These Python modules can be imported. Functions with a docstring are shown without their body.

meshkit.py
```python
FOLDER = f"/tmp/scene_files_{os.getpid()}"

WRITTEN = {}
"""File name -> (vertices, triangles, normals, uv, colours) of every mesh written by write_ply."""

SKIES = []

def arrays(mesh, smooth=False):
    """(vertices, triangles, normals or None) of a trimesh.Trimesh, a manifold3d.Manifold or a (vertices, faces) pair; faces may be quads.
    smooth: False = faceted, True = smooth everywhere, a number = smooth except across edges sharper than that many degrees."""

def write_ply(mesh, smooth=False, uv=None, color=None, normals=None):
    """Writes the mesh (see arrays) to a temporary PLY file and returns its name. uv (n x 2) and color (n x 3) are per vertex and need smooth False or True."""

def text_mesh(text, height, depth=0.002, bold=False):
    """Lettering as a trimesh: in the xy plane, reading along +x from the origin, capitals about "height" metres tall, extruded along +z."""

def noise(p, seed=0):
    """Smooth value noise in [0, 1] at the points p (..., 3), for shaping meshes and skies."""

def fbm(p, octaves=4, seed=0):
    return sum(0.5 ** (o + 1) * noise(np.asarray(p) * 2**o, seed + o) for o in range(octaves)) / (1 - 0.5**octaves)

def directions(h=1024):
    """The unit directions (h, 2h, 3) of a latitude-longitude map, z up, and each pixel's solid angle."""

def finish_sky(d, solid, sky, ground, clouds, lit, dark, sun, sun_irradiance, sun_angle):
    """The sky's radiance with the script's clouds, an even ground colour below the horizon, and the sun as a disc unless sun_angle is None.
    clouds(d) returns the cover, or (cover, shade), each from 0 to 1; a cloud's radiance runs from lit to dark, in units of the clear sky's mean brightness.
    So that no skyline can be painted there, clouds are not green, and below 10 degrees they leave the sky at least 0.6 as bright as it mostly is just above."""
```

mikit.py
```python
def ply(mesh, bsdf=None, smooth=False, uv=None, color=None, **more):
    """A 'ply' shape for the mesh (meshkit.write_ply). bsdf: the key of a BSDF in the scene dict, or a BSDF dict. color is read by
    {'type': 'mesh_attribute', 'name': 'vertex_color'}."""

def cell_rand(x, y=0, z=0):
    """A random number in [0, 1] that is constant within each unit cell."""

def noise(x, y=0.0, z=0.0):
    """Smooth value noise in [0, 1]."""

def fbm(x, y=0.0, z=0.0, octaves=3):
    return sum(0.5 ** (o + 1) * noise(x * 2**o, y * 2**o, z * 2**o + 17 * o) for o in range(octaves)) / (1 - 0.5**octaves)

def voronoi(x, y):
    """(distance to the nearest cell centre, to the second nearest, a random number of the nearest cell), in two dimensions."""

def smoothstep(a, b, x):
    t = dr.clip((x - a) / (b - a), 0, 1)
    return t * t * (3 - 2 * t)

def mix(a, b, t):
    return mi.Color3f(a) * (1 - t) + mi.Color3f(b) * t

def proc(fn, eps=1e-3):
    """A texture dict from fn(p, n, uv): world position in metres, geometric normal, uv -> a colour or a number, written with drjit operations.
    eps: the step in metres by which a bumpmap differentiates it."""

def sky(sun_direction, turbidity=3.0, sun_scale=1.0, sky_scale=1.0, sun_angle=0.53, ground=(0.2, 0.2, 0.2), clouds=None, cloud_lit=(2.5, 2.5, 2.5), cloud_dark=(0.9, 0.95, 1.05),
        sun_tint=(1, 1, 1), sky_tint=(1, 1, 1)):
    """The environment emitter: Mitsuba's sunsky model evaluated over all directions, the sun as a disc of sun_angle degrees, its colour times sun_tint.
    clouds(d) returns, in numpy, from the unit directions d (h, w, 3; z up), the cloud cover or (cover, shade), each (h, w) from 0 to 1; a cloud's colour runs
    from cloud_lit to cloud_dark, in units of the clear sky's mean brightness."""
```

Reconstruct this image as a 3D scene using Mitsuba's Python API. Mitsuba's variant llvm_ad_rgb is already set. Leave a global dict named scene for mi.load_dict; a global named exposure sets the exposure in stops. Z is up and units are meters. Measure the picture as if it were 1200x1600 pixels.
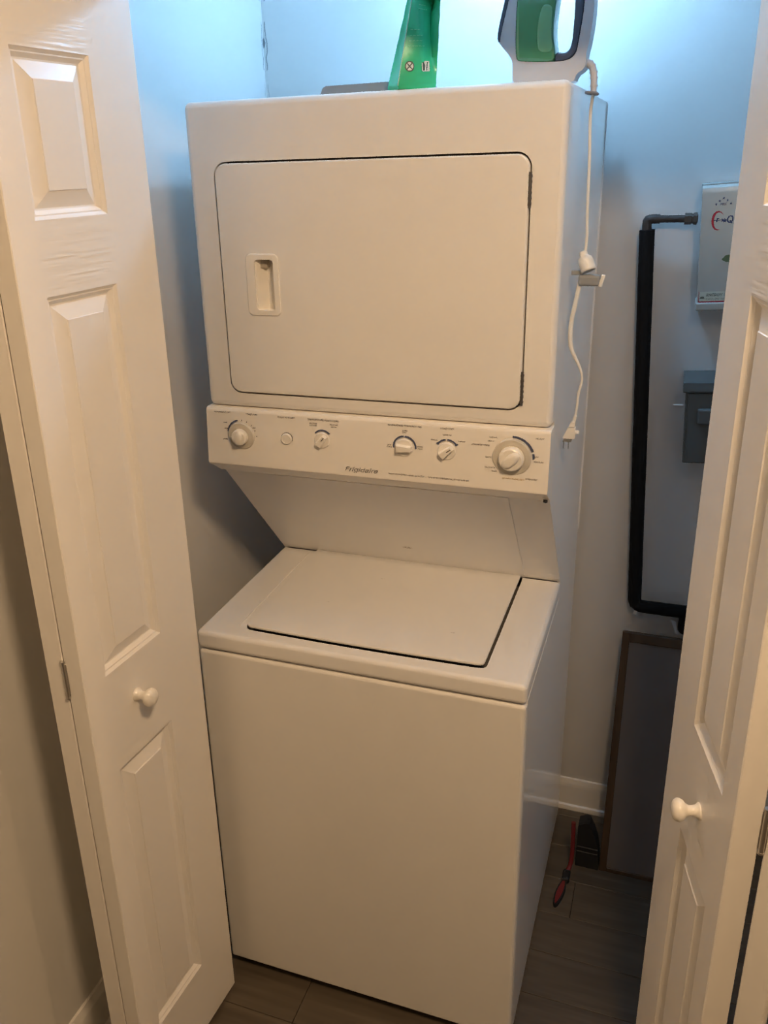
import math, random, numpy as np, trimesh, mitsuba as mi, mikit, meshkit
import drjit as dr
import shapely.geometry as sg
from mikit import proc, noise, fbm, smoothstep, mix, cell_rand
random.seed(7); np.random.seed(7)
T = mi.ScalarTransform4f
scene, labels = {}, {}

# ------------------------------------------------------------------ camera, lights, exposure
CAM = np.array([0.87598, -1.49598, 1.83446])
FWD = np.array([-0.33409, 0.87166, -0.35859])
UPV = np.array([-0.09785, 0.34631, 0.93300])
scene['camera'] = {'type': 'perspective', 'fov': 2 * math.degrees(math.atan(600 / 1350.95)), 'fov_axis': 'x',
                   'near_clip': 0.01, 'far_clip': 50.0,
                   'principal_point_offset_x': 50.85 / 1200, 'principal_point_offset_y': 26.5 / 1600,
                   'to_world': T().look_at(origin=CAM.tolist(), target=(CAM + FWD).tolist(), up=UPV.tolist())}
exposure = 0.0
HALL_LAMP = (1.10, -1.22, 2.46)        # warm flush dome on the hall ceiling
SIDE_LAMP = (2.40, -0.556, 2.05)       # warm bulb further along the hall, right of the doors
SIDE_RADIANCE = (290.0, 190.0, 104.0)
HALL_RADIANCE = (150.0, 101.5, 58.5)
CLOSET_LAMP = (0.53, 0.48, 2.40)       # cool LED globe on the closet ceiling
CLOSET_RADIANCE = (68.0, 135.0, 220.0)


# ------------------------------------------------------------------ helpers
def key(name, parent=None):
    k = name if parent is None else parent + '__' + name
    if k not in used:
        used.add(k)
        return k
    i = 1
    while f'{k}_{i:03d}' in used:
        i += 1
    used.add(f'{k}_{i:03d}')
    return f'{k}_{i:03d}'


used = set()


def thing(name, label, category, group=None):
    k = key(name)
    labels[k] = {'label': label, 'category': category}
    if group:
        labels[k]['group'] = group
    return k


def obj(name, mesh, mat, parent=None, smooth=35, label=None, **more):
    k = key(name, parent)
    if isinstance(mesh, list):
        mesh = trimesh.util.concatenate(mesh)
    scene[k] = mikit.ply(mesh, mat, smooth=smooth, **more)
    if label:
        labels[k] = {'label': label}
    return k


def struct(name, mesh, mat, label, category, **kw):
    k = obj(name, mesh, mat, None, **kw)
    labels[k] = {'label': label, 'category': category, 'kind': 'structure'}
    return k


def box(x0, x1, y0, y1, z0, z1):
    m = trimesh.creation.box((x1 - x0, y1 - y0, z1 - z0))
    m.apply_translation(((x0 + x1) / 2, (y0 + y1) / 2, (z0 + z1) / 2))
    return m


def cbox(x0, x1, y0, y1, z0, z1, c=0.002):
    """box with chamfered edges"""
    p = []
    for x, sx in ((x0, 1), (x1, -1)):
        for y, sy in ((y0, 1), (y1, -1)):
            for z, sz in ((z0, 1), (z1, -1)):
                p += [(x + sx * c, y + sy * c, z), (x + sx * c, y, z + sz * c), (x, y + sy * c, z + sz * c)]
    return trimesh.convex.convex_hull(np.array(p))


_ICO = trimesh.creation.icosphere(subdivisions=2).vertices


def rbox(x0, x1, y0, y1, z0, z1, r=0.01):
    """box with rounded edges"""
    p = [np.array((x, y, z)) + _ICO * r for x in (x0 + r, x1 - r) for y in (y0 + r, y1 - r) for z in (z0 + r, z1 - r)]
    return trimesh.convex.convex_hull(np.vstack(p))


def hullpts(p):
    return trimesh.convex.convex_hull(np.array(p, float))


def rrect(x0, x1, z0, z1, r, n=6):
    p = []
    for cx, cz, a0 in ((x1 - r, z1 - r, 0), (x0 + r, z1 - r, 90), (x0 + r, z0 + r, 180), (x1 - r, z0 + r, 270)):
        for k in range(n + 1):
            a = math.radians(a0 + 90 * k / n)
            p.append((cx + r * math.cos(a), cz + r * math.sin(a)))
    return np.array(p)


def prism_y(poly, y0, y1):
    """poly in (x, z), extruded from y0 to y1"""
    if not isinstance(poly, sg.Polygon):
        poly = sg.Polygon(poly)
    m = trimesh.creation.extrude_polygon(poly, y1 - y0, engine='earcut')
    v = m.vertices.copy()
    m.vertices = np.c_[v[:, 0], y1 - v[:, 2], v[:, 1]]
    return m


def prism_x(poly, x0, x1):
    """poly in (y, z), extruded from x0 to x1"""
    m = trimesh.creation.extrude_polygon(sg.Polygon(poly), x1 - x0, engine='earcut')
    v = m.vertices.copy()
    m.vertices = np.c_[v[:, 2] + x0, v[:, 0], v[:, 1]]
    return m


def pillow(poly, y0, y1, b=0.003):
    """smooth outline in (x, z), extruded along y with rounded rims"""
    p = np.array(poly, float)
    if sg.Polygon(p).exterior.is_ccw is False:
        p = p[::-1]
    t = np.roll(p, -1, 0) - np.roll(p, 1, 0)
    t /= np.linalg.norm(t, axis=1, keepdims=True) + 1e-12
    nin = np.c_[-t[:, 1], t[:, 0]]
    rings = []
    for ins, y in ((b, y0), (b * .4, y0 + b * .25), (0, y0 + b), (0, y1 - b), (b * .4, y1 - b * .25), (b, y1)):
        q = p + nin * ins
        rings.append(np.c_[q[:, 0], np.full(len(q), y), q[:, 1]])
    n = len(p)
    v = np.vstack(rings)
    f = []
    for k in range(len(rings) - 1):
        for i in range(n):
            a, c = k * n + i, k * n + (i + 1) % n
            f += [(a, c, c + n), (a, c + n, a + n)]
    cap = sg.Polygon(rings[0][:, [0, 2]])
    cv, cf = trimesh.creation.triangulate_polygon(cap, engine='earcut')
    from scipy.spatial import cKDTree
    idx = cKDTree(rings[0][:, [0, 2]]).query(np.array(cv))[1]
    for tri in cf:
        i = idx[tri]
        f.append(tuple(i))
        f.append(tuple(i[::-1] + (len(rings) - 1) * n))
    m = trimesh.Trimesh(v, f, process=False)
    m.fix_normals()
    return m


def chaikin(p, n=2, closed=True):
    p = np.array(p, float)
    for _ in range(n):
        q = np.roll(p, -1, 0) if closed else p[1:]
        a = p if closed else p[:-1]
        r = np.empty((2 * len(a), p.shape[1]))
        r[0::2], r[1::2] = .75 * a + .25 * q, .25 * a + .75 * q
        p = r if closed else np.vstack([p[:1], r, p[-1:]])
    return p


def tube(path, r, n=12, caps=True):
    p = np.array(path, float)
    t = np.gradient(p, axis=0)
    t /= np.linalg.norm(t, axis=1, keepdims=True) + 1e-12
    a = np.cross(t[0], (0.3, 0.9, 0.1))
    a /= np.linalg.norm(a)
    r = np.broadcast_to(r, (len(p),))
    rings = []
    for i in range(len(p)):
        a = a - t[i] * (a @ t[i])
        a /= np.linalg.norm(a)
        b = np.cross(t[i], a)
        ang = np.arange(n) * 2 * np.pi / n
        rings.append(p[i] + r[i] * (np.cos(ang)[:, None] * a + np.sin(ang)[:, None] * b))
    v, f, m = np.vstack(rings), [], len(p)
    for k in range(m - 1):
        for i in range(n):
            x, y = k * n + i, k * n + (i + 1) % n
            f += [(x, y, y + n), (x, y + n, x + n)]
    if caps:
        v = np.vstack([v, p[0], p[-1]])
        for i in range(n):
            f.append((i, len(v) - 2, (i + 1) % n))
            f.append(((m - 1) * n + i, (m - 1) * n + (i + 1) % n, len(v) - 1))
    g = trimesh.Trimesh(v, f, process=False)
    g.fix_normals()
    return g


def lathe(profile, n=40):
    """profile of (radius, height) about +z"""
    return trimesh.creation.revolve(np.array(profile, float), sections=n)


def along(mesh, origin, axis):
    """move a mesh built about +z so that +z points along axis"""
    m = mesh.copy()
    m.apply_transform(trimesh.geometry.align_vectors((0, 0, 1), np.array(axis, float) / np.linalg.norm(axis)))
    m.apply_translation(origin)
    return m


def diff(a, *bs):
    return trimesh.boolean.difference([a, *bs], engine='manifold')


def rgb(*c):
    return {'type': 'rgb', 'value': list(c)}


def mat(name, color, rough=0.4, spec=0.5, metal=0.0, **kw):
    c = color if isinstance(color, dict) else rgb(*color)
    scene[name] = {'type': 'twosided', 'bsdf': {'type': 'principled', 'base_color': c, 'roughness': rough, 'specular': spec, 'metallic': metal, **kw}}
    return name


def bumped(name, color, fn, height, rough=0.4, spec=0.5, eps=1e-3):
    c = color if isinstance(color, dict) else rgb(*color)
    scene[name] = {'type': 'twosided', 'bsdf': {'type': 'bumpmap', 'arbitrary': proc(fn, eps=eps), 'scale': height,
                   'bsdf': {'type': 'principled', 'base_color': c, 'roughness': rough, 'specular': spec}}}
    return name


# ------------------------------------------------------------------ materials
def c_wall(p, n, uv):
    m = 0.97 + 0.05 * fbm(p.x * 5, p.y * 5, p.z * 5, 3)
    return mi.Color3f(0.64, 0.635, 0.615) * m


LX, BY = -0.157, 0.69                      # inner faces of the closet's left and back walls


def c_closet(p, n, uv):
    m = 0.97 + 0.05 * fbm(p.x * 5, p.y * 5, p.z * 5, 3)
    c = mi.Color3f(0.64, 0.635, 0.615) * m
    # split caulk along the left back corner
    off = dr.abs((p.x - LX) + (BY - p.y) - 0.004 - 0.008 * noise(p.z * 60, 2.3))
    broken = smoothstep(0.45, 0.62, noise(p.z * 45, 7.7)) * smoothstep(1.98, 2.02, p.z)
    crack = (1 - smoothstep(0.0006, 0.0022, off)) * broken
    chip = 1 - smoothstep(0.7, 1.0, dr.sqrt(dr.square((p.x - LX) / 0.006) + dr.square((BY - p.y) / 0.006) + dr.square((p.z - 2.118) / 0.013)))
    return mix(c, mi.Color3f(0.16, 0.17, 0.18), dr.clip(0.75 * crack + 0.9 * chip, 0, 1))


M_WALL = mat('mat_wall', proc(c_wall), 0.75, 0.2)
M_CLOSET = mat('mat_closet', proc(c_closet), 0.7, 0.2)
M_TAN = mat('mat_tan_wall', (0.42, 0.36, 0.28), 0.8, 0.2)
M_CEIL = mat('mat_ceiling', (0.64, 0.635, 0.62), 0.85, 0.1)
M_TRIM = mat('mat_trim', (0.80, 0.79, 0.76), 0.35, 0.5)


def c_floor(k):
    def fn(p, n, uv):
        g = fbm(p.x * 6 + 31 * k, p.y * 70 + 13 * k, 5 * k, 4)
        b = fbm(p.x * 1.6 + 9 * k, p.y * 9, k, 3)
        base = mix(mi.Color3f(0.055, 0.042, 0.029), mi.Color3f(0.115, 0.092, 0.066), dr.clip(0.75 * g + 0.5 * b - 0.15, 0, 1))
        return base * (0.88 + 0.08 * k)
    return fn


for k in range(3):
    mat(f'mat_plank_{k}', proc(c_floor(k)), 0.42, 0.4)
M_SUB = mat('mat_subfloor', (0.03, 0.025, 0.02), 0.9, 0.1)

DOORC = (0.80, 0.775, 0.735)
bumped('mat_door_rail', DOORC, lambda p, n, uv: fbm((p.y + p.x) * 12, p.z * 260, 3.0, 3), 0.0011, 0.38, 0.5, 6e-4)
bumped('mat_door_stile', DOORC, lambda p, n, uv: fbm((p.y + p.x) * 260, p.z * 12, 9.0, 3), 0.0003, 0.38, 0.5, 6e-4)
mat('mat_door_panel', DOORC, 0.36, 0.5)
mat('mat_knob', (0.82, 0.79, 0.73), 0.2, 0.5)
mat('mat_hinge', (0.55, 0.53, 0.50), 0.35, 0.5, 0.9)


def c_enamel(p, n, uv):
    m = 0.985 + 0.03 * fbm(p.x * 9, p.y * 9, p.z * 9, 3)
    return mi.Color3f(0.765, 0.755, 0.735) * m


def c_recess(p, n, uv):
    m = 0.985 + 0.03 * fbm(p.x * 9, p.y * 9, p.z * 9, 3)
    d = dr.sqrt(dr.square((p.x - 0.343) / 0.016) + dr.square((p.z - 1.005) / 0.005))
    scuff = (1 - smoothstep(0.3, 1.0, d)) * smoothstep(0.35, 0.6, fbm(p.x * 300, p.y * 300, p.z * 400, 2))
    return mix(mi.Color3f(0.765, 0.755, 0.74) * m, mi.Color3f(0.25, 0.22, 0.2), 0.8 * scuff)


def c_lid(p, n, uv):
    m = 0.985 + 0.03 * fbm(p.x * 9, p.y * 9, p.z * 9, 3)
    sc = mi.Float(0)
    for cx, cy, w in ((0.30, 0.19, 0.008), (0.512, 0.0, 0.006), (0.22, 0.05, 0.005)):
        d = dr.sqrt(dr.square((p.x - cx) / w) + dr.square((p.y - cy) / 0.003))
        sc = dr.maximum(sc, (1 - smoothstep(0.2, 1.0, d)) * smoothstep(0.3, 0.6, noise(p.x * 500, p.y * 500)))
    return mix(mi.Color3f(0.765, 0.76, 0.75) * m, mi.Color3f(0.45, 0.43, 0.41), 0.7 * sc)


M_EN = mat('mat_enamel', proc(c_enamel), 0.32, 0.5)
M_SIDE = mat('mat_side_enamel', (0.765, 0.755, 0.735), 0.08, 0.6, clearcoat=1.0, clearcoat_gloss=0.97)
M_REC = mat('mat_recess', proc(c_recess), 0.35, 0.5)
M_LID = mat('mat_lid', proc(c_lid), 0.3, 0.5)
M_PANEL = mat('mat_control_panel', (0.79, 0.765, 0.72), 0.38, 0.5)
M_DIAL = mat('mat_dial', (0.82, 0.80, 0.75), 0.22, 0.5)
M_SKIRT = mat('mat_dial_skirt', (0.60, 0.57, 0.50), 0.15, 0.5)
M_PRINT = mat('mat_print_grey', (0.16, 0.15, 0.15), 0.6, 0.3)
M_BLUE = mat('mat_print_blue', (0.07, 0.085, 0.15), 0.6, 0.3)
M_GAP = mat('mat_gasket', (0.11, 0.105, 0.095), 0.7, 0.3)
M_FOOT = mat('mat_foot', (0.03, 0.03, 0.03), 0.6, 0.4)
M_CUP = mat('mat_handle_cup', (0.80, 0.775, 0.72), 0.35, 0.5)
M_STEEL = mat('mat_steel', (0.45, 0.44, 0.42), 0.4, 0.5, 0.8)

# ------------------------------------------------------------------ the setting
CEIL = 2.52
HX0, HX1, HY0 = -0.205, 3.40, -6.5         # hall: left and right wall faces, far end
RX = 2.05                                  # closet right wall face
FY0, FY1 = -0.26, -0.15                    # the wall that holds the closet doorway
JX0, JX1, HEAD = -0.115, 1.205, 2.118      # doorway
struct('wall_closet_back', box(LX - 0.1, RX + 0.1, BY, BY + 0.1, 0, CEIL), M_CLOSET, 'white painted back wall of the laundry closet', 'wall', smooth=False)
struct('wall_closet_left', box(LX - 0.1, LX, FY1, BY, 0, CEIL), M_CLOSET, 'white painted left side wall of the laundry closet', 'wall', smooth=False)
struct('wall_closet_right', box(RX, RX + 0.1, FY1, BY, 0, CEIL), M_CLOSET, 'right side wall of the laundry closet behind the right door', 'wall', smooth=False)
struct('wall_front', [box(HX0 - 0.1, JX0, FY0, FY1, 0, CEIL), box(JX1, HX1 + 0.1, FY0, FY1, 0, CEIL), box(JX0, JX1, FY0, FY1, HEAD, CEIL)], M_WALL,
       'off white wall around the closet doorway', 'wall', smooth=False)
struct('wall_left', box(HX0 - 0.1, HX0, HY0, FY0, 0, CEIL), M_WALL, 'off white hallway wall left of the folded closet door', 'wall', smooth=False)
struct('wall_right', box(HX1, HX1 + 0.1, HY0, FY0, 0, CEIL), M_TAN, 'tan hallway wall right of the closet', 'wall', smooth=False)
struct('wall_rear', box(HX0 - 0.1, HX1 + 0.1, HY0 - 0.1, HY0, 0, CEIL), M_TAN, 'tan hallway wall behind the viewer', 'wall', smooth=False)
struct('ceiling', box(HX0 - 0.1, HX1 + 0.1, HY0 - 0.1, BY + 0.1, CEIL, CEIL + 0.1), M_CEIL, 'white ceiling over hallway and closet', 'ceiling', smooth=False)
fl = struct('floor', box(HX0 - 0.1, HX1 + 0.1, HY0 - 0.1, BY + 0.1, -0.1, -0.006), M_SUB, 'brown grey wood plank floor running into the closet', 'floor', smooth=False)
PW, PL = 0.125, 1.22
y = 0.14 - PW * 54
row = 0
while y < BY:
    y0, y1 = max(y, HY0), min(y + PW, BY)
    x = HX0 - 0.02 - (row * 0.47) % PL
    i = 0
    if y1 - y0 > 0.01:
        while x < HX1:
            x0, x1 = max(x, HX0 - 0.02), min(x + PL, HX1)
            if x1 - x0 > 0.02:
                obj('plank', cbox(x0 + .0006, x1 - .0006, y0 + .0006, y1 - .0006, -0.0062, 0.0, 0.0009), f'mat_plank_{(row * 5 + i * 2 + row // 3) % 3}', fl, smooth=False)
            x += PL
            i += 1
    y += PW
    row += 1


def baseboard(name, length, to_world, label, m_=None):
    """profile in (out, up)"""
    prof = [(0, 0), (0.022, 0), (0.022, 0.006), (0.019, 0.013), (0.013, 0.016), (0.0125, 0.075), (0.0105, 0.080), (0.0105, 0.086), (0.007, 0.092), (0.005, 0.100), (0, 0.102)]
    m = trimesh.creation.extrude_polygon(sg.Polygon(prof), length, engine='earcut')
    m.apply_transform(np.array(to_world, float))
    if np.linalg.det(np.array(to_world, float)[:3, :3]) < 0:
        m.invert()
    struct(name, m, m_ or M_TRIM, label, 'baseboard')


baseboard('baseboard_back', RX - LX, [[0, 0, 1, LX], [-1, 0, 0, BY], [0, 1, 0, 0], [0, 0, 0, 1]], 'white moulded baseboard along the closet back wall')
S_ = 1.22                                   # the hallway baseboard is a little taller
baseboard('baseboard_left', FY0 - HY0, [[1, 0, 0, HX0], [0, 0, 1, HY0], [0, S_, 0, 0], [0, 0, 0, 1]], 'white moulded baseboard on the hallway wall at the left')
baseboard('baseboard_closet_left', BY - FY1, [[1, 0, 0, LX], [0, 0, 1, FY1], [0, 1, 0, 0], [0, 0, 0, 1]], 'white baseboard on the closet left wall')
struct('trim_1', cbox(JX0 + 0.002, JX1 - 0.002, -0.225, -0.185, HEAD - 0.018, HEAD, 0.002), 'mat_hinge', 'metal track of the folding doors under the doorway head', 'door track')


# ------------------------------------------------------------------ folding doors
LW, LT, LH0, LH1 = 0.325, 0.035, 0.012, 2.094
PAN = [(0.192, 0.835), (1.029, 1.666), (1.772, 1.993)]      # the three raised panels' heights
PS0, PS1 = 0.114, 0.272                                     # their left and right margins from the free edge
RINGS = [(0, 0), (0.0020, -0.0020), (0.0050, -0.0045), (0.0068, -0.0047), (0.0125, -0.0103), (0.0150, -0.0108), (0.0375, -0.0030), (0.0385, -0.0012)]


def ring_panel(s0, s1, z0, z1, side):
    """moulded raised panel as nested rectangles; (s, depth, z)"""
    v, f = [], []
    for ins, d in RINGS:
        h = LT / 2 + d
        v += [(s0 + ins, side * h, z0 + ins), (s1 - ins, side * h, z0 + ins), (s1 - ins, side * h, z1 - ins), (s0 + ins, side * h, z1 - ins)]
    for k in range(len(RINGS) - 1):
        for i in range(4):
            a, b = 4 * k + i, 4 * k + (i + 1) % 4
            f += [(a, b, b + 4), (a, b + 4, a + 4)]
    k = 4 * (len(RINGS) - 1)
    f += [(k, k + 1, k + 2), (k, k + 2, k + 3)]
    # a thin back, so that the panel is a solid piece
    n = len(v)
    v += [(s0, side * 0.004, z0), (s1, side * 0.004, z0), (s1, side * 0.004, z1), (s0, side * 0.004, z1)]
    f += [(n, n + 2, n + 1), (n, n + 3, n + 2)]
    for i in range(4):
        a, b = i, (i + 1) % 4
        f += [(a, n + b, b), (a, n + a, n + b)]
    m = trimesh.Trimesh(v, f, process=False)
    m.fix_normals()
    return m


def leaf(parent, M, flip):
    """one door leaf. local: s from the free edge (0) to the hinge edge (LW), d across the thickness, z up. M: 4 x 4"""
    def put(m):
        m = m.copy()
        m.apply_transform(M)
        if flip:
            m.invert()
        return m
    lf = obj('leaf', put(box(0.004, LW - 0.004, -0.003, 0.003, LH0 + 0.004, LH1 - 0.004)), 'mat_door_panel', parent, smooth=False)
    for a, b in ((0, PS0), (PS1, LW)):
        c = 0.0015
        q = [(a + (c if a == 0 else 0), -LT / 2), (b - (c if b == LW else 0), -LT / 2), (b, -LT / 2 + (c if b == LW else 0)), (b, LT / 2 - (c if b == LW else 0)),
             (b - (c if b == LW else 0), LT / 2), (a + (c if a == 0 else 0), LT / 2), (a, LT / 2 - (c if a == 0 else 0)), (a, -LT / 2 + (c if a == 0 else 0))]
        obj('stile', put(hullpts([(s_, d_, z_) for s_, d_ in q for z_ in (LH0, LH1)])), 'mat_door_stile', lf, smooth=False)
    zs = [LH0] + [z for q in PAN for z in q] + [LH1]
    for a, b in zip(zs[0::2], zs[1::2]):
        obj('rail', put(box(PS0, PS1, -LT / 2, LT / 2, a, b)), 'mat_door_rail', lf, smooth=False)
    for z0, z1 in PAN:
        obj('panel', put(trimesh.util.concatenate([ring_panel(PS0, PS1, z0, z1, 1), ring_panel(PS0, PS1, z0, z1, -1)])), 'mat_door_panel', lf, smooth=False)
    return lf


def folding_door(name, P1, ang, sgn, gap, knob_s, knob_z, hinge_z, label):
    """P1: bottom of the free edge's front corner; ang: lean of the lead leaf; sgn: +1 left door (faces +x), -1 right door"""
    a = math.radians(ang)
    e = np.array([-sgn * math.sin(a), -math.cos(a), 0])
    n = np.array([sgn * math.cos(a), -math.sin(a), 0])
    M = np.eye(4)
    M[:3, 0], M[:3, 1], M[:3, 2] = e, n, (0, 0, 1)
    M[:3, 3] = np.array([P1[0], P1[1], 0]) - n * LT / 2
    d = name
    used.add(d)
    labels[d] = {'label': label, 'category': 'folding door', 'kind': 'structure'}
    det = np.linalg.det(M[:3, :3]) < 0
    leaf(d, M, det)
    # jamb leaf: the lead leaf mirrored about the upright plane through the hinge pin
    pin = np.array([P1[0], P1[1], 0]) + e * LW - n * (LT + gap / 2)
    Mir = np.eye(4)
    Mir[0, 0], Mir[0, 3] = -1, 2 * pin[0]
    leaf(d, Mir @ M, not det)
    for z in (hinge_z, 1.83, 0.15):
        parts = [along(trimesh.creation.cylinder(radius=0.0038, height=0.067, sections=16), (pin[0], pin[1] - 0.0015, z), (0, 0, 1))]
        for q in (-1, 1):
            parts.append(along(trimesh.creation.cylinder(radius=0.0045, height=0.003, sections=16), (pin[0], pin[1] - 0.0015, z + q * 0.0345), (0, 0, 1)))
            parts.append(cbox(pin[0] + min(0, q * 0.0055), pin[0] + max(0, q * 0.0055), pin[1] - 0.0018, pin[1] + 0.003, z - 0.031, z + 0.031, 0.0005))
        obj('hinge', parts, 'mat_hinge', d, label='narrow metal hinge between the two leaves')
    kp = np.array([P1[0], P1[1], knob_z]) + e * knob_s
    prof = [(0, 0), (0.0125, 0), (0.0125, 0.002), (0.0095, 0.005), (0.0078, 0.010), (0.0078, 0.015), (0.0100, 0.020), (0.0150, 0.0235), (0.0172, 0.028), (0.0170, 0.032), (0.0140, 0.0365), (0.0080, 0.039), (0, 0.0395)]
    obj('knob', along(lathe(prof), kp, n), 'mat_knob', d, label='round white mushroom knob')


folding_door('door_1', (0.0367, -0.1915), 3.5, 1, 0.0018, 0.200, 0.949, 1.047, 'white two-leaf panelled folding door folded open at the left')
folding_door('door_2', (0.9330, -0.1900), 12.9, -1, 0.0075, 0.192, 0.934, 1.022, 'white two-leaf panelled folding door half folded open at the right')

# ------------------------------------------------------------------ stacked washer and dryer
W, D, TOP = 0.686, 0.643, 1.945
ZP, ZB, ZW, ZL, YW = 1.384, 1.262, 0.938, 0.897, -0.139     # panel top, panel bottom, worktop, its lip, washer front
mc = thing('laundry_center', 'tall white stacked washer and dryer in one cabinet standing in the closet', 'washer dryer')

# cabinet sides follow the notch over the worktop
notch = [(0.040, TOP - 0.004), (0.040, 1.2315), (0.304, ZW), (0.304, ZL - 0.004), (YW + 0.022, ZL - 0.004), (YW + 0.022, 0.022), (D, 0.022), (D, TOP - 0.004)]
obj('side_panel', prism_x(notch, W - 0.008, W - 0.0015), M_SIDE, mc, smooth=False)
obj('side_panel', prism_x(notch, 0.0015, 0.008), M_SIDE, mc, smooth=False)
obj('top_panel', cbox(0.0015, W - 0.0015, 0.045, D, TOP - 0.014, TOP - 0.0035, 0.002), M_EN, mc, smooth=False)
obj('back_panel', box(0.008, W - 0.008, D - 0.008, D - 0.001, 0.03, TOP - 0.02), M_STEEL, mc, smooth=False)

# dryer front with its door opening
DX0, DX1, DZ0, DZ1, DR = 0.056, 0.629, 1.416, 1.840, 0.022
G = 0.0032
bez = diff(rbox(0, W, 0, 0.055, ZP, TOP, 0.012), prism_y(rrect(DX0 - G, DX1 + G, DZ0 - G, DZ1 + G, DR + G), -0.02, 0.03))
obj('dryer_front', bez, M_EN, mc)
obj('door_gasket', prism_y(rrect(DX0 - G, DX1 + G, DZ0 - G, DZ1 + G, DR + G), 0.024, 0.029), M_GAP, mc, smooth=False)
HXa, HXb, HZa, HZb = 0.127, 0.165, 1.579, 1.672             # finger cup
dr0 = pillow(rrect(DX0, DX1, DZ0, DZ1, DR, 8), -0.0055, 0.022, 0.004)
cut = prism_y(rrect(0.1105, 0.1735, 1.571, 1.680, 0.009), -0.02, 0.03)
dd = obj('dryer_door', diff(dr0, cut), M_EN, mc)
rim = diff(pillow(rrect(0.108, 0.176, 1.5685, 1.6825, 0.011), -0.0085, 0.006, 0.0025), prism_y(rrect(HXa, HXb, HZa, HZb, 0.006), -0.02, 0.03))
hd = obj('handle', rim, M_CUP, dd, label='recessed oblong finger pull')
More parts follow.
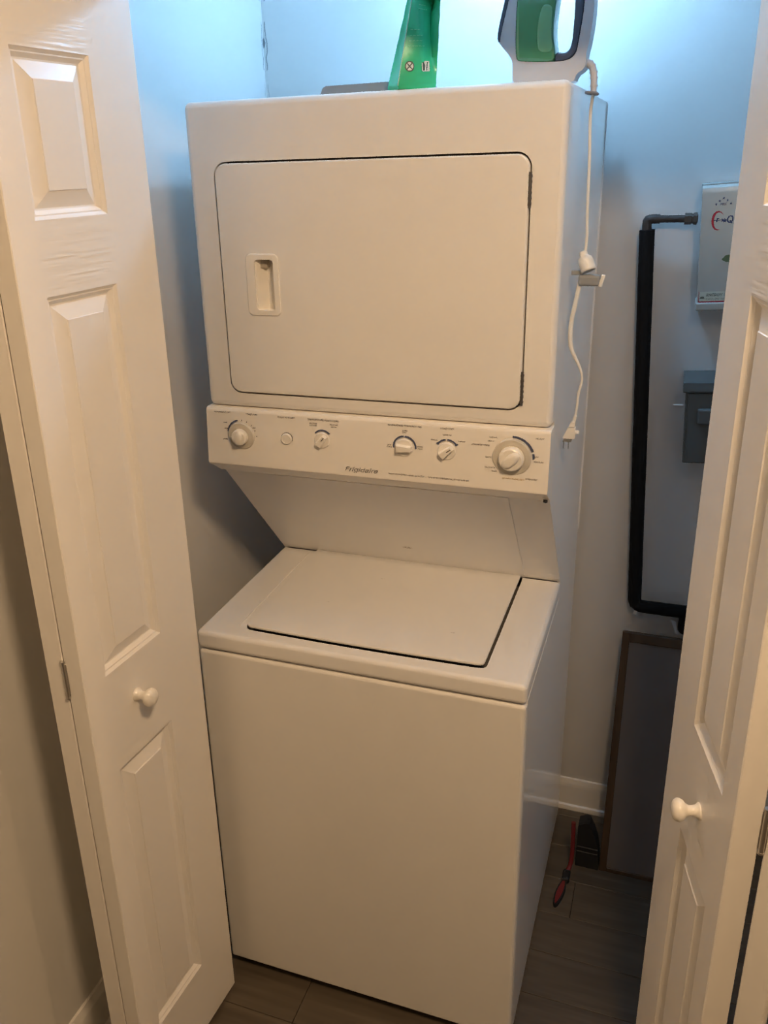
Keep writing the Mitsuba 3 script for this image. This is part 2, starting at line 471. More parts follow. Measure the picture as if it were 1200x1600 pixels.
# the cup's walls: sloping left cheek, upright right cheek, floor and back
cup = [hullpts([(HXa - .003, -.004, HZa - .003), (HXa - .003, -.004, HZb + .003), (HXa + .001, -.004, HZa - .003), (HXa + .001, -.004, HZb + .003), (HXa - .003, .0215, HZa - .003), (HXa - .003, .0215, HZb + .003), (HXa + .014, .0215, HZa - .003), (HXa + .014, .0215, HZb + .003)]),
       box(HXb, HXb + 0.003, -0.003, 0.0215, HZa - .003, HZb + .003), box(HXa - .003, HXb + .003, -0.003, 0.0215, HZa - .004, HZa), box(HXa - .003, HXb + .003, -0.003, 0.0215, HZb, HZb + .004),
       box(HXa - .003, HXb + .003, 0.0195, 0.0225, HZa - .003, HZb + .003)]
obj('cup', cup, M_CUP, hd, smooth=False)
obj('catch', cbox(HXa + 0.001, HXa + 0.019, 0.006, 0.0195, HZb - 0.017, HZb, 0.001), mat('mat_catch', (0.36, 0.32, 0.26), 0.5, 0.4), hd, smooth=False, label='darker latch block')
for z0, z1 in ((1.757, 1.812), (1.424, 1.484)):
    h = [along(trimesh.creation.cylinder(radius=0.0027, height=z1 - z0, sections=14), (DX1 + 0.0014, -0.0015, (z0 + z1) / 2), (0, 0, 1))]
    h += [along(trimesh.creation.cylinder(radius=0.0034, height=0.004, sections=14), (DX1 + 0.0014, -0.0015, z0 + 0.006 + k * (z1 - z0 - 0.012) / 5), (0, 0, 1)) for k in range(6)]
    obj('hinge', h, mat('mat_dark_hinge', (0.09, 0.085, 0.08), 0.45, 0.5, 0.4), dd, label='slim dark metal hinge')


# control panel, its front leaning out towards the bottom
def yp(z):
    return -0.009 - (ZP - z) * 0.09


prof = [(0.03, ZP - 0.0015), (-0.003, ZP - 0.0015), (-0.007, ZP - 0.003), (yp(ZP - .006) + .0004, ZP - 0.006), (yp(ZP - .010), ZP - 0.010), (yp(1.270), 1.270), (yp(1.266) + .001, 1.2665), (yp(1.266) + .004, 1.2635), (0.0, 1.2545), (0.028, 1.236), (0.045, 1.232), (0.045, 1.30)]
cp = obj('control_panel', prism_x(prof, -0.0025, W + 0.0005), M_PANEL, mc, smooth=25, label='cream control panel with dials and printed legends')
TILT = trimesh.transformations.rotation_matrix(math.atan(0.09), (1, 0, 0))
AX = np.array([0, -1, -0.09]) / math.hypot(1, 0.09)


def on_panel(m2, x, z, lift=0.0):
    """a mesh in the xy plane (reading +x, thickness +z) laid on the panel at (x, z)"""
    m = m2.copy()
    m.apply_transform(trimesh.transformations.rotation_matrix(math.pi / 2, (1, 0, 0)))
    m.apply_transform(trimesh.transformations.rotation_matrix(-math.atan(0.09) * -1, (1, 0, 0)))
    m.apply_translation((x, yp(z) - lift, z))
    return m


def text(s, h, x, z, center=True, shear=0.0, bold=False, stretch=1.0):
    m = meshkit.text_mesh(s, h, 0.0005, bold)
    v = m.vertices.copy()
    v[:, 0] = v[:, 0] * stretch + shear * v[:, 1]
    if center:
        v[:, 0] -= (v[:, 0].max() + v[:, 0].min()) / 2
    m.vertices = v
    return on_panel(m, x, z)


def arc(x, z, r0, r1, a0, a1):
    """angles clockwise from the top, in degrees"""
    t = np.radians(np.linspace(a0, a1, max(3, int(abs(a1 - a0) / 6) + 2)))
    p = [(r1 * math.sin(k), r1 * math.cos(k)) for k in t] + [(r0 * math.sin(k), r0 * math.cos(k)) for k in t[::-1]]
    return on_panel(trimesh.creation.extrude_polygon(sg.Polygon(p), 0.0005, engine='earcut'), x, z)


def dial(x, z, R, r, h, grip=None, lab=None):
    """timer dial: clear skirt ring and raised cap with a finger ridge"""
    p0 = (x, yp(z), z)
    k = obj('dial', along(lathe([(0, 0), (r, 0), (r, h * 0.75), (r * 0.96, h * 0.92), (r * 0.86, h), (0, h)], 48), p0, AX), M_DIAL, cp, label=lab)
    if R > r:
        obj('skirt', along(lathe([(r * 0.98, 0), (R, 0), (R, 0.0055), (R * 0.96, 0.0072), (r * 1.12, 0.0082), (r * 1.04, 0.0065), (r * 0.98, 0.0065)], 56), p0, AX), M_SKIRT, k, label='glossy ring around the dial')
    if grip is not None:
        g = hullpts([(r * 0.50 * math.cos(t_) * k_, r * 0.94 * math.sin(t_) * k_, h * 0.6 if k_ == 1 else z_) for t_ in np.linspace(0, 2 * math.pi, 28, endpoint=False) for k_, z_ in ((1, 0), (0.93, h + 0.002), (0.78, h + 0.0045), (0.5, h + 0.0058))])
        g.apply_transform(trimesh.transformations.rotation_matrix(-math.radians(grip), (0, 0, 1)))
        obj('grip', on_panel(g, x, z), M_DIAL, k)
    return k


def selector(x, z, r, h, turn, mark=True, lab=None):
    """small pointer knob: round base with a tapering finger bar"""
    t = trimesh.transformations.rotation_matrix(-math.radians(turn), (0, 0, 1))
    k = obj('selector', along(lathe([(0, 0), (r, 0), (r, 0.003), (r * 0.93, 0.0055), (0, 0.006)], 40), (x, yp(z), z), AX), M_DIAL, cp, label=lab)
    g = hullpts([(sx * w, y_, z_) for y_, w in ((r * 0.9, r * 0.30), (-r * 0.95, r * 0.52)) for sx in (-1, 1) for z_ in (0.002,)] +
                [(sx * w, y_, h) for y_, w in ((r * 0.75, r * 0.22), (-r * 0.75, r * 0.36)) for sx in (-1, 1)])
    g.apply_transform(t)
    obj('finger_bar', on_panel(g, x, z), M_DIAL, k, smooth=20)
    if mark:
        q = box(-0.0009, 0.0009, r * 0.12, r * 0.72, h - 0.0004, h + 0.0005)
        q.apply_transform(t)
        obj('pointer_mark', on_panel(q, x, z), M_PRINT, k, smooth=False)
    return k


KZ = 1.332
dial(0.077, KZ - .002, 0.0285, 0.0165, 0.019, 20, 'left round timer dial')
obj('push_button', along(lathe([(0, 0), (0.0112, 0), (0.0112, 0.004), (0.0098, 0.0065), (0.0085, 0.0055), (0, 0.0055)]), (0.176, yp(KZ - .001), KZ - .001), AX), M_DIAL, cp, label='small round push button')
obj('button_bezel', along(lathe([(0.0112, 0), (0.0124, 0), (0.0124, 0.001), (0.0112, 0.001)]), (0.176, yp(KZ - .001), KZ - .001), AX), M_PRINT, cp)
selector(0.252, KZ + .002, 0.0158, 0.013, 38, True, 'pointer selector next to the push button')
selector(0.418, KZ + .001, 0.0175, 0.014, 90, False, 'pointer selector under the longest legend')
selector(0.500, KZ + .001, 0.0168, 0.014, 50, True, 'pointer selector left of the big timer dial')
dial(0.6205, KZ, 0.0350, 0.0225, 0.020, 45, 'largest round timer dial at the right end')

blue = [arc(0.077, KZ - .002, 0.0300, 0.0330, -80, -12), arc(0.252, KZ + .002, 0.0182, 0.0210, -50, 50),
        arc(0.418, KZ + .001, 0.0200, 0.0232, -105, -3), arc(0.418, KZ + .001, 0.0200, 0.0232, 3, 105),
        arc(0.500, KZ + .001, 0.0200, 0.0230, -55, -6), arc(0.500, KZ + .001, 0.0200, 0.0230, 2, 55),
        arc(0.6205, KZ, 0.0362, 0.0400, 0, 72), arc(0.6205, KZ, 0.0362, 0.0400, 78, 118), arc(0.6205, KZ, 0.0330, 0.0368, 140, 196), arc(0.6205, KZ, 0.0330, 0.0368, 200, 238)]
for a in (-105, 105):
    blue.append(arc(0.418, KZ + .001, 0.0192, 0.0245, a - 4, a + 4))
for a in (-55, 55):
    blue.append(arc(0.500, KZ + .001, 0.0192, 0.0245, a - 4, a + 4))
for m in blue:
    obj('printed_arc', m, M_BLUE, cp, smooth=False)
tx = [text('AUTOMATIC DRY', 0.0032, 0.034, 1.3725), text('TIMED DRY', 0.0034, 0.100, 1.3715), text('PUSH TO START', 0.0034, 0.175, 1.3705), text('TEMPERATURE SELECTIONS', 0.0036, 0.253, 1.3705, stretch=0.95),
      text('REGULAR', 0.0026, 0.232, 1.3635), text('COTTON', 0.0026, 0.232, 1.3595), text('DELICATE', 0.0026, 0.275, 1.3635), text('KNITS', 0.0026, 0.275, 1.3590),
      text('WASH/RINSE TEMPERATURE', 0.0036, 0.417, 1.3715, stretch=0.95), text('WARM', 0.0024, 0.418, 1.3630), text('COLD', 0.0024, 0.417, 1.3595), text('HOT', 0.0026, 0.388, 1.334), text('COLD', 0.0026, 0.388, 1.330),
      text('WARM', 0.0026, 0.448, 1.3345), text('COLD', 0.0026, 0.448, 1.3305), text('LOAD SIZE', 0.0036, 0.499, 1.3720), text('MEDIUM', 0.0028, 0.499, 1.3605), text('SMALL', 0.0028, 0.475, 1.350), text('LARGE', 0.0028, 0.527, 1.3505),
      text('PERMANENT PRESS', 0.0030, 0.562, 1.3475, stretch=0.85), text('NORMAL', 0.0026, 0.585, 1.363), text('HEAVY', 0.0026, 0.581, 1.356), text('HEAVY', 0.0032, 0.668, 1.366), text('OFF', 0.0028, 0.664, 1.333), text('REGULAR', 0.0028, 0.668, 1.324),
      text('KNITS', 0.0026, 0.577, 1.326), text('DELICATE', 0.0028, 0.581, 1.307), text('SOAK', 0.0026, 0.589, 1.301), text('PREWASH', 0.0032, 0.657, 1.291), text('OFF', 0.0026, 0.104, 1.345), text('LESS', 0.0026, 0.040, 1.352), text('DRY', 0.0026, 0.042, 1.340), text('MORE', 0.0026, 0.039, 1.318)]
for a in list(range(25, 180, 22)) + [-20, 5]:
    tx.append(arc(0.077, KZ - .002, 0.0305, 0.0335, a - 1.3, a + 1.3))
tx.append(text('HEAVY DUTY EXTRA LARGE CAPACITY  \u2022  TWO SPEED COMMERCIAL STYLE WASHER', 0.0031, 0.465, 1.2775, stretch=0.88))
for m in tx:
    obj('printed_legend', m, M_PRINT, cp, smooth=False)
obj('printed_note', text('DO NOT OVERLOAD', 0.0030, 0.624, 1.289), mat('mat_print_ochre', (0.45, 0.33, 0.16), 0.6, 0.3), cp, smooth=False)
obj('logo', text('Frigidaire', 0.0092, 0.332, 1.2765, shear=0.45, stretch=1.2), M_PRINT, cp, smooth=False, label='slanted dark script logo')

# sloping back of the notch
a0, a1 = np.array([0.040, 1.2315]), np.array([0.3035, ZW - 0.002])


def slope(x0, x1, out, thick):
    nrm = np.array([-(a0[1] - a1[1]), -(a1[0] - a0[0])])
    nrm = nrm / np.linalg.norm(nrm)
    p = [a0 + nrm * out, a1 + nrm * out, a1 + nrm * (out - thick), a0 + nrm * (out - thick)]
    return prism_x(p, x0, x1)


obj('recess_panel', slope(0.0015, W - 0.0015, 0.0, 0.006), M_REC, mc, smooth=False)
obj('recess_centre', slope(0.118, 0.606, 0.0018, 0.0018), M_REC, mc, smooth=False)
obj('screw', along(lathe([(0, 0), (0.004, 0), (0.004, 0.004), (0.0025, 0.0055), (0, 0.0055)], 16), (W - 0.006, 0.012, 1.2445), (0, -0.5, -0.85)), M_FOOT, mc)

# washer worktop, lid, front
LX0, LX1, LY0, LY1 = 0.094, 0.596, -0.096, 0.300
lidp = chaikin(np.array([(LX0, LY1 + 0.002), (LX0, LY0 + 0.02), (LX0 + 0.001, LY0 + 0.003), (LX0 + 0.02, LY0), (0.345, LY0 - 0.004), (LX1 - 0.02, LY0), (LX1 - 0.001, LY0 + 0.003), (LX1, LY0 + 0.02), (LX1, LY1 + 0.002)]), 2, False)


def prism_z(poly, z0, z1):
    m = trimesh.creation.extrude_polygon(poly if isinstance(poly, sg.Polygon) else sg.Polygon(poly), z1 - z0, engine='earcut')
    m.apply_translation((0, 0, z0))
    return m


top = rbox(0, W, YW - 0.002, 0.3035, ZL, ZW, 0.010)
step = sg.Polygon(lidp).buffer(0.016, join_style=1)
from shapely import affinity as sa
hole = sg.Polygon(lidp).buffer(0.0026).union(sa.translate(sg.Polygon(lidp).buffer(0.0026), 0.0028, -0.0050)).buffer(0.002).buffer(-0.002)
top = diff(top, prism_z(hole, ZL + 0.012, ZW + 0.02), prism_z(step.intersection(sg.box(0, -1, 1, 0.302)), ZW - 0.0012, ZW + 0.02))
obj('worktop', top, M_LID, mc)
ld = sg.Polygon(lidp)
li = pillow(np.array(ld.exterior.coords)[:-1], -(ZW + 0.0050), -(ZW - 0.0020), 0.0022)
v = li.vertices.copy()
li.vertices = np.c_[v[:, 0], v[:, 2], -v[:, 1]]
li.fix_normals()
obj('lid', li, M_LID, mc, label='flush top loading lid')
obj('lid_well', prism_z(hole.buffer(-0.0002), ZL + 0.012, ZL + 0.0135), M_GAP, mc, smooth=False)
obj('washer_front', rbox(0.001, W - 0.001, YW, YW + 0.024, 0.028, ZL - 0.0035, 0.008), M_EN, mc)
obj('inner_frame', box(0.012, W - 0.012, YW + 0.026, 0.30, 0.05, ZL - 0.002), M_STEEL, mc, smooth=False)
obj('toe_base', box(0.012, W - 0.012, YW + 0.030, D - 0.012, 0.014, 0.05), M_FOOT, mc, smooth=False)
for fx in (0.05, W - 0.05):
    for fy in (-0.08, D - 0.06):
        obj('levelling_foot', along(lathe([(0, 0), (0.018, 0), (0.018, 0.006), (0.008, 0.010), (0.008, 0.02), (0, 0.02)], 20), (fx, fy, 0), (0, 0, 1)), M_FOOT, mc)
obj('seam', prism_x([(D - 0.004, 0.93), (D + 0.003, 0.93), (D + 0.003, TOP - 0.004), (D - 0.004, TOP - 0.004)], W - 0.0035, W + 0.0012), M_SIDE, mc, smooth=False)

# ------------------------------------------------------------------ on the dryer: bag, tray, steam cleaner
def c_bag(p, n, uv):
    m = 0.93 + 0.14 * fbm(p.x * 40, p.y * 40, p.z * 60, 3)
    return mi.Color3f(0.035, 0.50, 0.235) * m


M_BAG = mat('mat_bag', proc(c_bag), 0.28, 0.5)
bg = thing('pouch', 'green stand-up pouch with two pictograms on the front edge of the dryer', 'pouch')
BC = np.array([0.4065, 0.0015])            # front corner
fu = np.array([0.80, 0.60]); fu /= np.linalg.norm(fu)      # along the printed face
gu = np.array([-fu[1], fu[0]])                             # along the gusset
BW, BD, BH = 0.068, 0.056, 0.215


def bag_ring(t):
    """outline at the height fraction t, corner first, anticlockwise"""
    k = t ** 0.9
    w = BW * (1 - 0.30 * min(1, t / 0.65)) if t < 0.8 else BW * (0.70 + 0.5 * (t - 0.8))
    dpt = BD * (1 - k) + 0.006 * k
    c = BC + fu * (BW - w) * 0.60 + gu * (BD - dpt) * 0.42 + np.array((0.019 * min(t / 0.6, 1.2), 0))
    pts = []
    N = 12
    bul = 0.006 * math.sin(math.pi * min(1, t * 1.1))
    for i in range(N):                       # printed face
        s = i / N
        q = c + fu * w * s - gu * bul * math.sin(math.pi * s)
        if 0.08 < t < 0.62:                  # the upper right of the face leans back from a slanting crease
            q = q + gu * 0.036 * max(0.0, s - (0.10 + (0.62 - t) * 1.15)) * min(1, (t - 0.08) * 6)
        pts.append(q)
    gf = 0.010 * math.sin(math.pi * min(1, t * 1.3))
    for i in range(6):                       # right gusset, folded in
        s = i / 6
        pts.append(c + fu * w + gu * dpt * s - fu * gf * math.sin(math.pi * s))
    for i in range(N):                       # back
        s = i / N
        pts.append(c + fu * w * (1 - s) + gu * (dpt + bul * math.sin(math.pi * s)))
    for i in range(6):                       # left gusset
        s = i / 6
        pts.append(c + gu * dpt * (1 - s) + fu * gf * 0.45 * math.sin(math.pi * s))
    return np.array(pts)


rows = []
NB = 44
for j in range(NB + 1):
    t = j / NB
    r = bag_ring(t)
    if t < 0.03:
        cen = r.mean(0)
        r = cen + (r - cen) * (0.93 + 0.07 * (t / 0.03) ** 0.5)
    z = TOP + 0.0005 + BH * t
    wob = 0.0012 * (meshkit.noise(np.c_[r * 60, np.full(len(r), t * 14)], 3) - 0.5)
    rows.append(np.c_[r + wob[:, None], np.full(len(r), z)])
nr = len(rows[0])
v = np.vstack(rows + [rows[0].mean(0)[None], rows[-1].mean(0)[None]])
f = []
for k in range(NB):
    for i in range(nr):
        a, b = k * nr + i, k * nr + (i + 1) % nr
        f += [(a, b, b + nr), (a, b + nr, a + nr)]
for i in range(nr):
    f.append(((i + 1) % nr, i, len(v) - 2))
    f.append((NB * nr + i, NB * nr + (i + 1) % nr, len(v) - 1))
bagm = trimesh.Trimesh(v, f, process=False)
bagm.fix_normals()
obj('pouch_body', bagm, M_BAG, bg, smooth=50)
# the pale welded corner seam
seam_pts = [np.r_[bag_ring(t)[0] - (fu + gu) * 0.0006 / 1.4, TOP + 0.001 + BH * t] for t in np.linspace(0.02, 0.6, 20)]
obj('corner_seam', tube(seam_pts, 0.0009, 6), mat('mat_bag_seam', (0.35, 0.62, 0.45), 0.4, 0.5), bg)


def on_bag(m, s, t):
    """flat print laid on the printed face at (s along, t up)"""
    q = m.copy()
    r0, r1 = bag_ring(t), bag_ring(t + 0.05)
    i = int(s * 12)
    p = r0[i] + (r0[i + 1] - r0[i]) * (s * 12 - i)
    p1 = r1[i] + (r1[i + 1] - r1[i]) * (s * 12 - i)
    ex = np.r_[r0[min(i + 2, 11)] - r0[max(i - 2, 0)], 0]
    ex /= np.linalg.norm(ex)
    up = np.r_[p1 - p, 0.05 * BH]
    up -= ex * (up @ ex)
    up /= np.linalg.norm(up)
    M = np.eye(4)
    M[:3, 0], M[:3, 1], M[:3, 2] = ex, up, np.cross(ex, up)
    M[:3, 3] = np.r_[p, TOP + 0.0005 + BH * t] + np.cross(ex, up) * 0.0006
    q.apply_transform(M)
    return q


M_BP = mat('mat_bag_print_pale', (0.62, 0.66, 0.60), 0.5, 0.4)
M_BK = mat('mat_bag_print_dark', (0.07, 0.10, 0.08), 0.5, 0.4)


def flat(poly, h=0.0004):
    return trimesh.creation.extrude_polygon(poly if isinstance(poly, sg.Polygon) else sg.Polygon(poly), h, engine='earcut')


circ = sg.Point(0, 0).buffer(0.0078)
ringp = circ.difference(sg.Point(0, 0).buffer(0.0062))
obj('pictogram', on_bag(flat(circ, 0.0002), 0.22, 0.155), M_BP, bg, smooth=False, label='round pale pictogram with a dark crossed ring')
marks = [flat(ringp, 0.0005)]
for a in (45, -45):
    m = box(-0.0062, 0.0062, -0.0008, 0.0008, 0, 0.0005)
    m.apply_transform(trimesh.transformations.rotation_matrix(math.radians(a), (0, 0, 1)))
    marks.append(m)
obj('pictogram_lines', [on_bag(m, 0.22, 0.155) for m in marks], M_BK, bg, smooth=False)
sq = flat(sg.Polygon(rrect(-0.0072, 0.0072, -0.0078, 0.0078, 0.001)), 0.0002)
obj('pictogram', on_bag(sq, 0.66, 0.155), M_BP, bg, smooth=False, label='square pale pictogram')
obj('pictogram_lines', [on_bag(m, 0.66, 0.155) for m in (flat([(-0.0052, -0.0065), (-0.0020, -0.0065), (-0.0008, 0.001), (-0.0030, 0.006), (-0.0056, 0.0055)], 0.0005), flat([(0.0005, -0.0062), (0.0022, -0.0062), (0.0042, 0.006), (0.0026, 0.006)], 0.0005))], M_BK, bg, smooth=False)
lines = []
for t, s0, n in ((0.29, 0.10, 5), (0.325, 0.10, 4), (0.36, 0.10, 4), (0.40, 0.10, 3), (0.54, 0.25, 4), (0.57, 0.25, 3)):
    for k in range(n):
        lines.append(on_bag(box(0, 0.0042, 0, 0.0011, -0.0002, 0.0004), s0 + k * 0.10, t))
mat('mat_bag_print_light', (0.16, 0.62, 0.36), 0.5, 0.4)
for m in lines:
    obj('printed_line', m, 'mat_bag_print_light', bg, smooth=False)

tr = thing('tray', 'flat dark grey tray lying on the dryer behind the green pouch', 'tray')
obj('tray_body', [prism_y([(0.236, TOP - 0.003), (0.405, TOP - 0.003), (0.405, TOP + 0.0185), (0.250, TOP + 0.0175), (0.244, TOP + 0.0145)], 0.075, 0.30)], mat('mat_tray', (0.20, 0.21, 0.215), 0.55, 0.4), tr, smooth=20)

st = thing('steam_cleaner', 'white handheld steam cleaner with green tank standing on the dryer', 'steam cleaner')
M_SW = mat('mat_steamer_white', (0.50, 0.52, 0.56), 0.32, 0.5)
M_SG = mat('mat_steamer_grey', (0.055, 0.07, 0.105), 0.45, 0.4)
scene['mat_steamer_tank'] = {'type': 'twosided', 'bsdf': {'type': 'principled', 'base_color': rgb(0.07, 0.25, 0.12), 'roughness': 0.08, 'specular': 0.6, 'clearcoat': 1.0, 'clearcoat_gloss': 0.98}}
scene['mat_steamer_tank_light'] = {'type': 'twosided', 'bsdf': {'type': 'principled', 'base_color': rgb(0.16, 0.40, 0.22), 'roughness': 0.12, 'specular': 0.6, 'clearcoat': 1.0, 'clearcoat_gloss': 0.98}}
ZT = TOP - 0.0032
shell = chaikin([(0.581, ZT), (0.581, 1.972), (0.579, 1.985), (0.570, 1.996), (0.558, 2.008), (0.554, 2.020), (0.566, 2.074), (0.580, 2.135), (0.592, 2.175), (0.612, 2.196), (0.640, 2.190), (0.668, 2.165), (0.640, 2.145), (0.604, 2.135),
                 (0.588, 2.10), (0.5835, 2.06), (0.5840, 2.00), (0.5865, 1.984), (0.592, 1.9805), (0.618, 1.978), (0.650, 1.9765), (0.672, 1.978), (0.682, 1.987), (0.684, 1.999), (0.691, 2.05), (0.690, 2.09), (0.684, 2.125), (0.668, 2.165), (0.690, 2.150),
                 (0.703, 2.10), (0.7065, 2.05), (0.702, 2.005), (0.697, 1.985), (0.6985, 1.972), (0.694, 1.962), (0.684, 1.958), (0.679, ZT)], 2)
poly = sg.Polygon(shell).buffer(0)
poly = max(getattr(poly, 'geoms', [poly]), key=lambda g: g.area)
obj('shell', prism_y(sg.Polygon(poly.exterior).difference(sg.Polygon(chaikin([(0.5835, 2.06), (0.5840, 2.00), (0.5865, 1.984), (0.592, 1.9805), (0.618, 1.978), (0.650, 1.9765), (0.672, 1.978), (0.682, 1.987), (0.684, 1.999), (0.691, 2.05), (0.690, 2.09), (0.684, 2.125), (0.668, 2.150), (0.640, 2.145), (0.604, 2.135), (0.588, 2.10)], 2))), 0.078, 0.126), M_SW, st, smooth=25)
strip = chaikin([(0.5535, 2.022), (0.5560, 2.010), (0.5590, 2.012), (0.5595, 2.022), (0.5720, 2.074), (0.5850, 2.125), (0.5790, 2.130), (0.5655, 2.074)], 2)
obj('front_strip', pillow(strip, 0.076, 0.128, 0.0015), M_SG, st, label='dark grey front strip')
tank = chaikin([(0.5835, 2.06), (0.5840, 2.00), (0.5865, 1.984), (0.592, 1.9805), (0.618, 1.978), (0.649, 1.9765), (0.649, 1.990), (0.6475, 1.999), (0.6445, 2.015), (0.6440, 2.035), (0.6480, 2.075), (0.654, 2.105), (0.652, 2.140), (0.640, 2.145), (0.604, 2.135), (0.588, 2.10)], 2)
tk = obj('water_tank', pillow(tank, 0.074, 0.130, 0.005), 'mat_steamer_tank', st, label='glossy green water tank')
win = chaikin([(0.6235, 1.9915), (0.6195, 2.005), (0.6190, 2.030), (0.6245, 2.058), (0.634, 2.060), (0.6425, 2.055), (0.6410, 2.030), (0.6425, 2.010), (0.6455, 1.996), (0.640, 1.990)], 2)
obj('tank_window', pillow(win, 0.0720, 0.132, 0.002), 'mat_steamer_tank_light', tk, label='lighter green panel of the tank')
grip = chaikin([(0.647, 1.9770), (0.660, 1.9768), (0.672, 1.979), (0.681, 1.987), (0.6835, 1.999), (0.6905, 2.05), (0.690, 2.09), (0.684, 2.120), (0.668, 2.148), (0.652, 2.140), (0.664, 2.118), (0.674, 2.09), (0.6765, 2.06), (0.6755, 2.02), (0.6735, 1.998), (0.669, 1.991), (0.660, 1.989), (0.650, 1.991)], 2)
obj('grip', pillow(grip, 0.076, 0.128, 0.004), M_SG, st, label='dark grey grip around the hand hole')
M_CORD = mat('mat_cord', (0.78, 0.75, 0.68), 0.45, 0.4)
M_CORDG = mat('mat_cord_relief', (0.55, 0.56, 0.58), 0.5, 0.4)


relief = chaikin([(0.694, 0.10, 1.975), (0.7035, 0.10, 1.972), (0.7085, 0.10, 1.962), (0.7100, 0.10, 1.945), (0.7105, 0.10, 1.930)], 2, False)
obj('strain_relief', tube(relief, np.linspace(0.0062, 0.0046, len(relief)), 14), M_CORDG, st, label='ribbed grey strain relief')
for k in range(6):
    q = relief[int((k + 1) * len(relief) / 8)]
    obj('relief_rib', along(lathe([(0.0040, -0.0012), (0.0066, -0.0010), (0.0066, 0.0010), (0.0040, 0.0012)], 16), q, relief[min(int((k + 1) * len(relief) / 8) + 1, len(relief) - 1)] - q), M_CORDG, st)
obj('cord_tie', along(lathe([(0.0030, -0.0022), (0.0105, -0.0020), (0.0120, 0.0), (0.0105, 0.0020), (0.0030, 0.0022)], 24), (0.7080, 0.10, 1.9285), (0.15, 0.1, 1)), mat('mat_cord_tie', (0.22, 0.23, 0.25), 0.5, 0.4), st, label='dark grey ring at the cord')
CY = 0.122
cordp = chaikin([(0.7105, 0.100, 1.930), (0.7050, CY, 1.905), (0.7062, CY, 1.876), (0.7088, CY, 1.826), (0.7098, CY, 1.775), (0.7110, CY, 1.730), (0.7130, CY, 1.700), (0.7120, CY, 1.680), (0.7100, CY, 1.668)], 2, False)
obj('cord', tube(cordp, 0.0027, 10), M_CORD, st, label='thin off white power cord')
# folded cord held by an off white socket clip, then the plug end
loop = chaikin([(0.7085, CY, 1.640), (0.7050, CY, 1.620), (0.7009, CY, 1.5906), (0.6950, CY, 1.5561), (0.6938, CY, 1.5328), (0.6965, CY, 1.5035), (0.7075, CY, 1.4839), (0.7180, CY, 1.4629), (0.7214, CY, 1.4450), (0.7152, CY, 1.4203), (0.7144, CY, 1.3895), (0.7120, CY, 1.3707)], 2, False)
rad = np.interp(np.arange(len(loop)), [0, len(loop) * 0.45, len(loop) * 0.62, len(loop)], [0.0042, 0.0042, 0.0024, 0.0024])
obj('cord', tube(loop, rad, 10), M_CORD, st, label='thicker lower length of the cord')
so = [along(lathe([(0, -0.004), (0.0065, -0.004), (0.0075, 0), (0.0075, 0.004), (0.0120, 0.008), (0.0135, 0.014), (0.0135, 0.030), (0.0120, 0.032), (0.0105, 0.031), (0.0100, 0.022), (0, 0.022)], 28), (0.7085, CY, 1.672), (0.42, -0.30, -1.0))]
sk = obj('cord_socket', so, M_CORD, st, label='off white cord socket')
obj('socket_opening', along(lathe([(0, 0), (0.0102, 0), (0.0102, 0.001), (0, 0.001)], 24), np.array((0.7085, CY, 1.672)) + np.array((0.42, -0.30, -1.0)) / 1.125 * 0.0225, (0.42, -0.30, -1.0)), mat('mat_socket_dark', (0.10, 0.10, 0.10), 0.6, 0.3), sk)
obj('socket_clip', [rbox(0.703, 0.740, CY - 0.010, CY + 0.010, 1.6170, 1.6370, 0.005), cbox(0.690, 0.712, CY - 0.004, CY + 0.004, 1.636, 1.644, 0.001)], mat('mat_clip', (0.27, 0.28, 0.28), 0.4, 0.5), sk, label='grey cord clip')
obj('clip_tab', along(rbox(-0.0035, 0.0035, -0.004, 0.004, -0.011, 0.011, 0.002), (0.7435, CY - 0.004, 1.6265), (0.25, 0, 1)), M_DIAL, sk)
pg = obj('plug', [hullpts([(x_ + s * 0.0055 * k, CY + q * 0.006, z_) for s in (-1, 1) for q in (-1, 1) for x_, z_, k in ((0.7095, 1.3650, 0.7), (0.7075, 1.3560, 1.0))]),
                  hullpts([(x_ + s * 0.0085 * k, CY + q * 0.0075, z_) for s in (-1, 1) for q in (-1, 1) for x_, z_, k in ((0.7078, 1.3540, 0.8), (0.7048, 1.3390, 1.25), (0.7030, 1.3330, 1.3))]),
                  along(lathe([(0, 0), (0.0042, 0), (0.0042, 0.0065), (0.003, 0.008), (0, 0.008)], 16), (0.714, CY - 0.002, 1.3450), (1, -0.2, 0.05)),
                  along(trimesh.creation.cylinder(radius=0.0035, height=0.016, sections=14), (0.7115, CY, 1.3690), (0.2, 0, 1))], M_CORD, st, label='off white plug hanging at the cord end')
obj('plug_face', hullpts([(x_ + s * 0.0080, CY + q * 0.006, z_) for s in (-1, 1) for q in (-1, 1) for x_, z_ in ((0.7026, 1.3330), (0.7000, 1.3260))]), mat('mat_plug_face', (0.20, 0.20, 0.19), 0.5, 0.4), pg)
for s in (-1, 1):
    obj('prong', cbox(0.6985 + s * 0.0045 - 0.0006, 0.6985 + s * 0.0045 + 0.0006, CY - 0.003, CY + 0.003, 1.311, 1.328, 0.0004), M_STEEL, pg)

# ------------------------------------------------------------------ on the closet back wall
PIPE_Y = BY - 0.036


def c_foam(p, n, uv):
    return mi.Color3f(0.008, 0.008, 0.0085) * (0.8 + 0.5 * fbm(p.x * 90, p.y * 90, p.z * 40, 3))


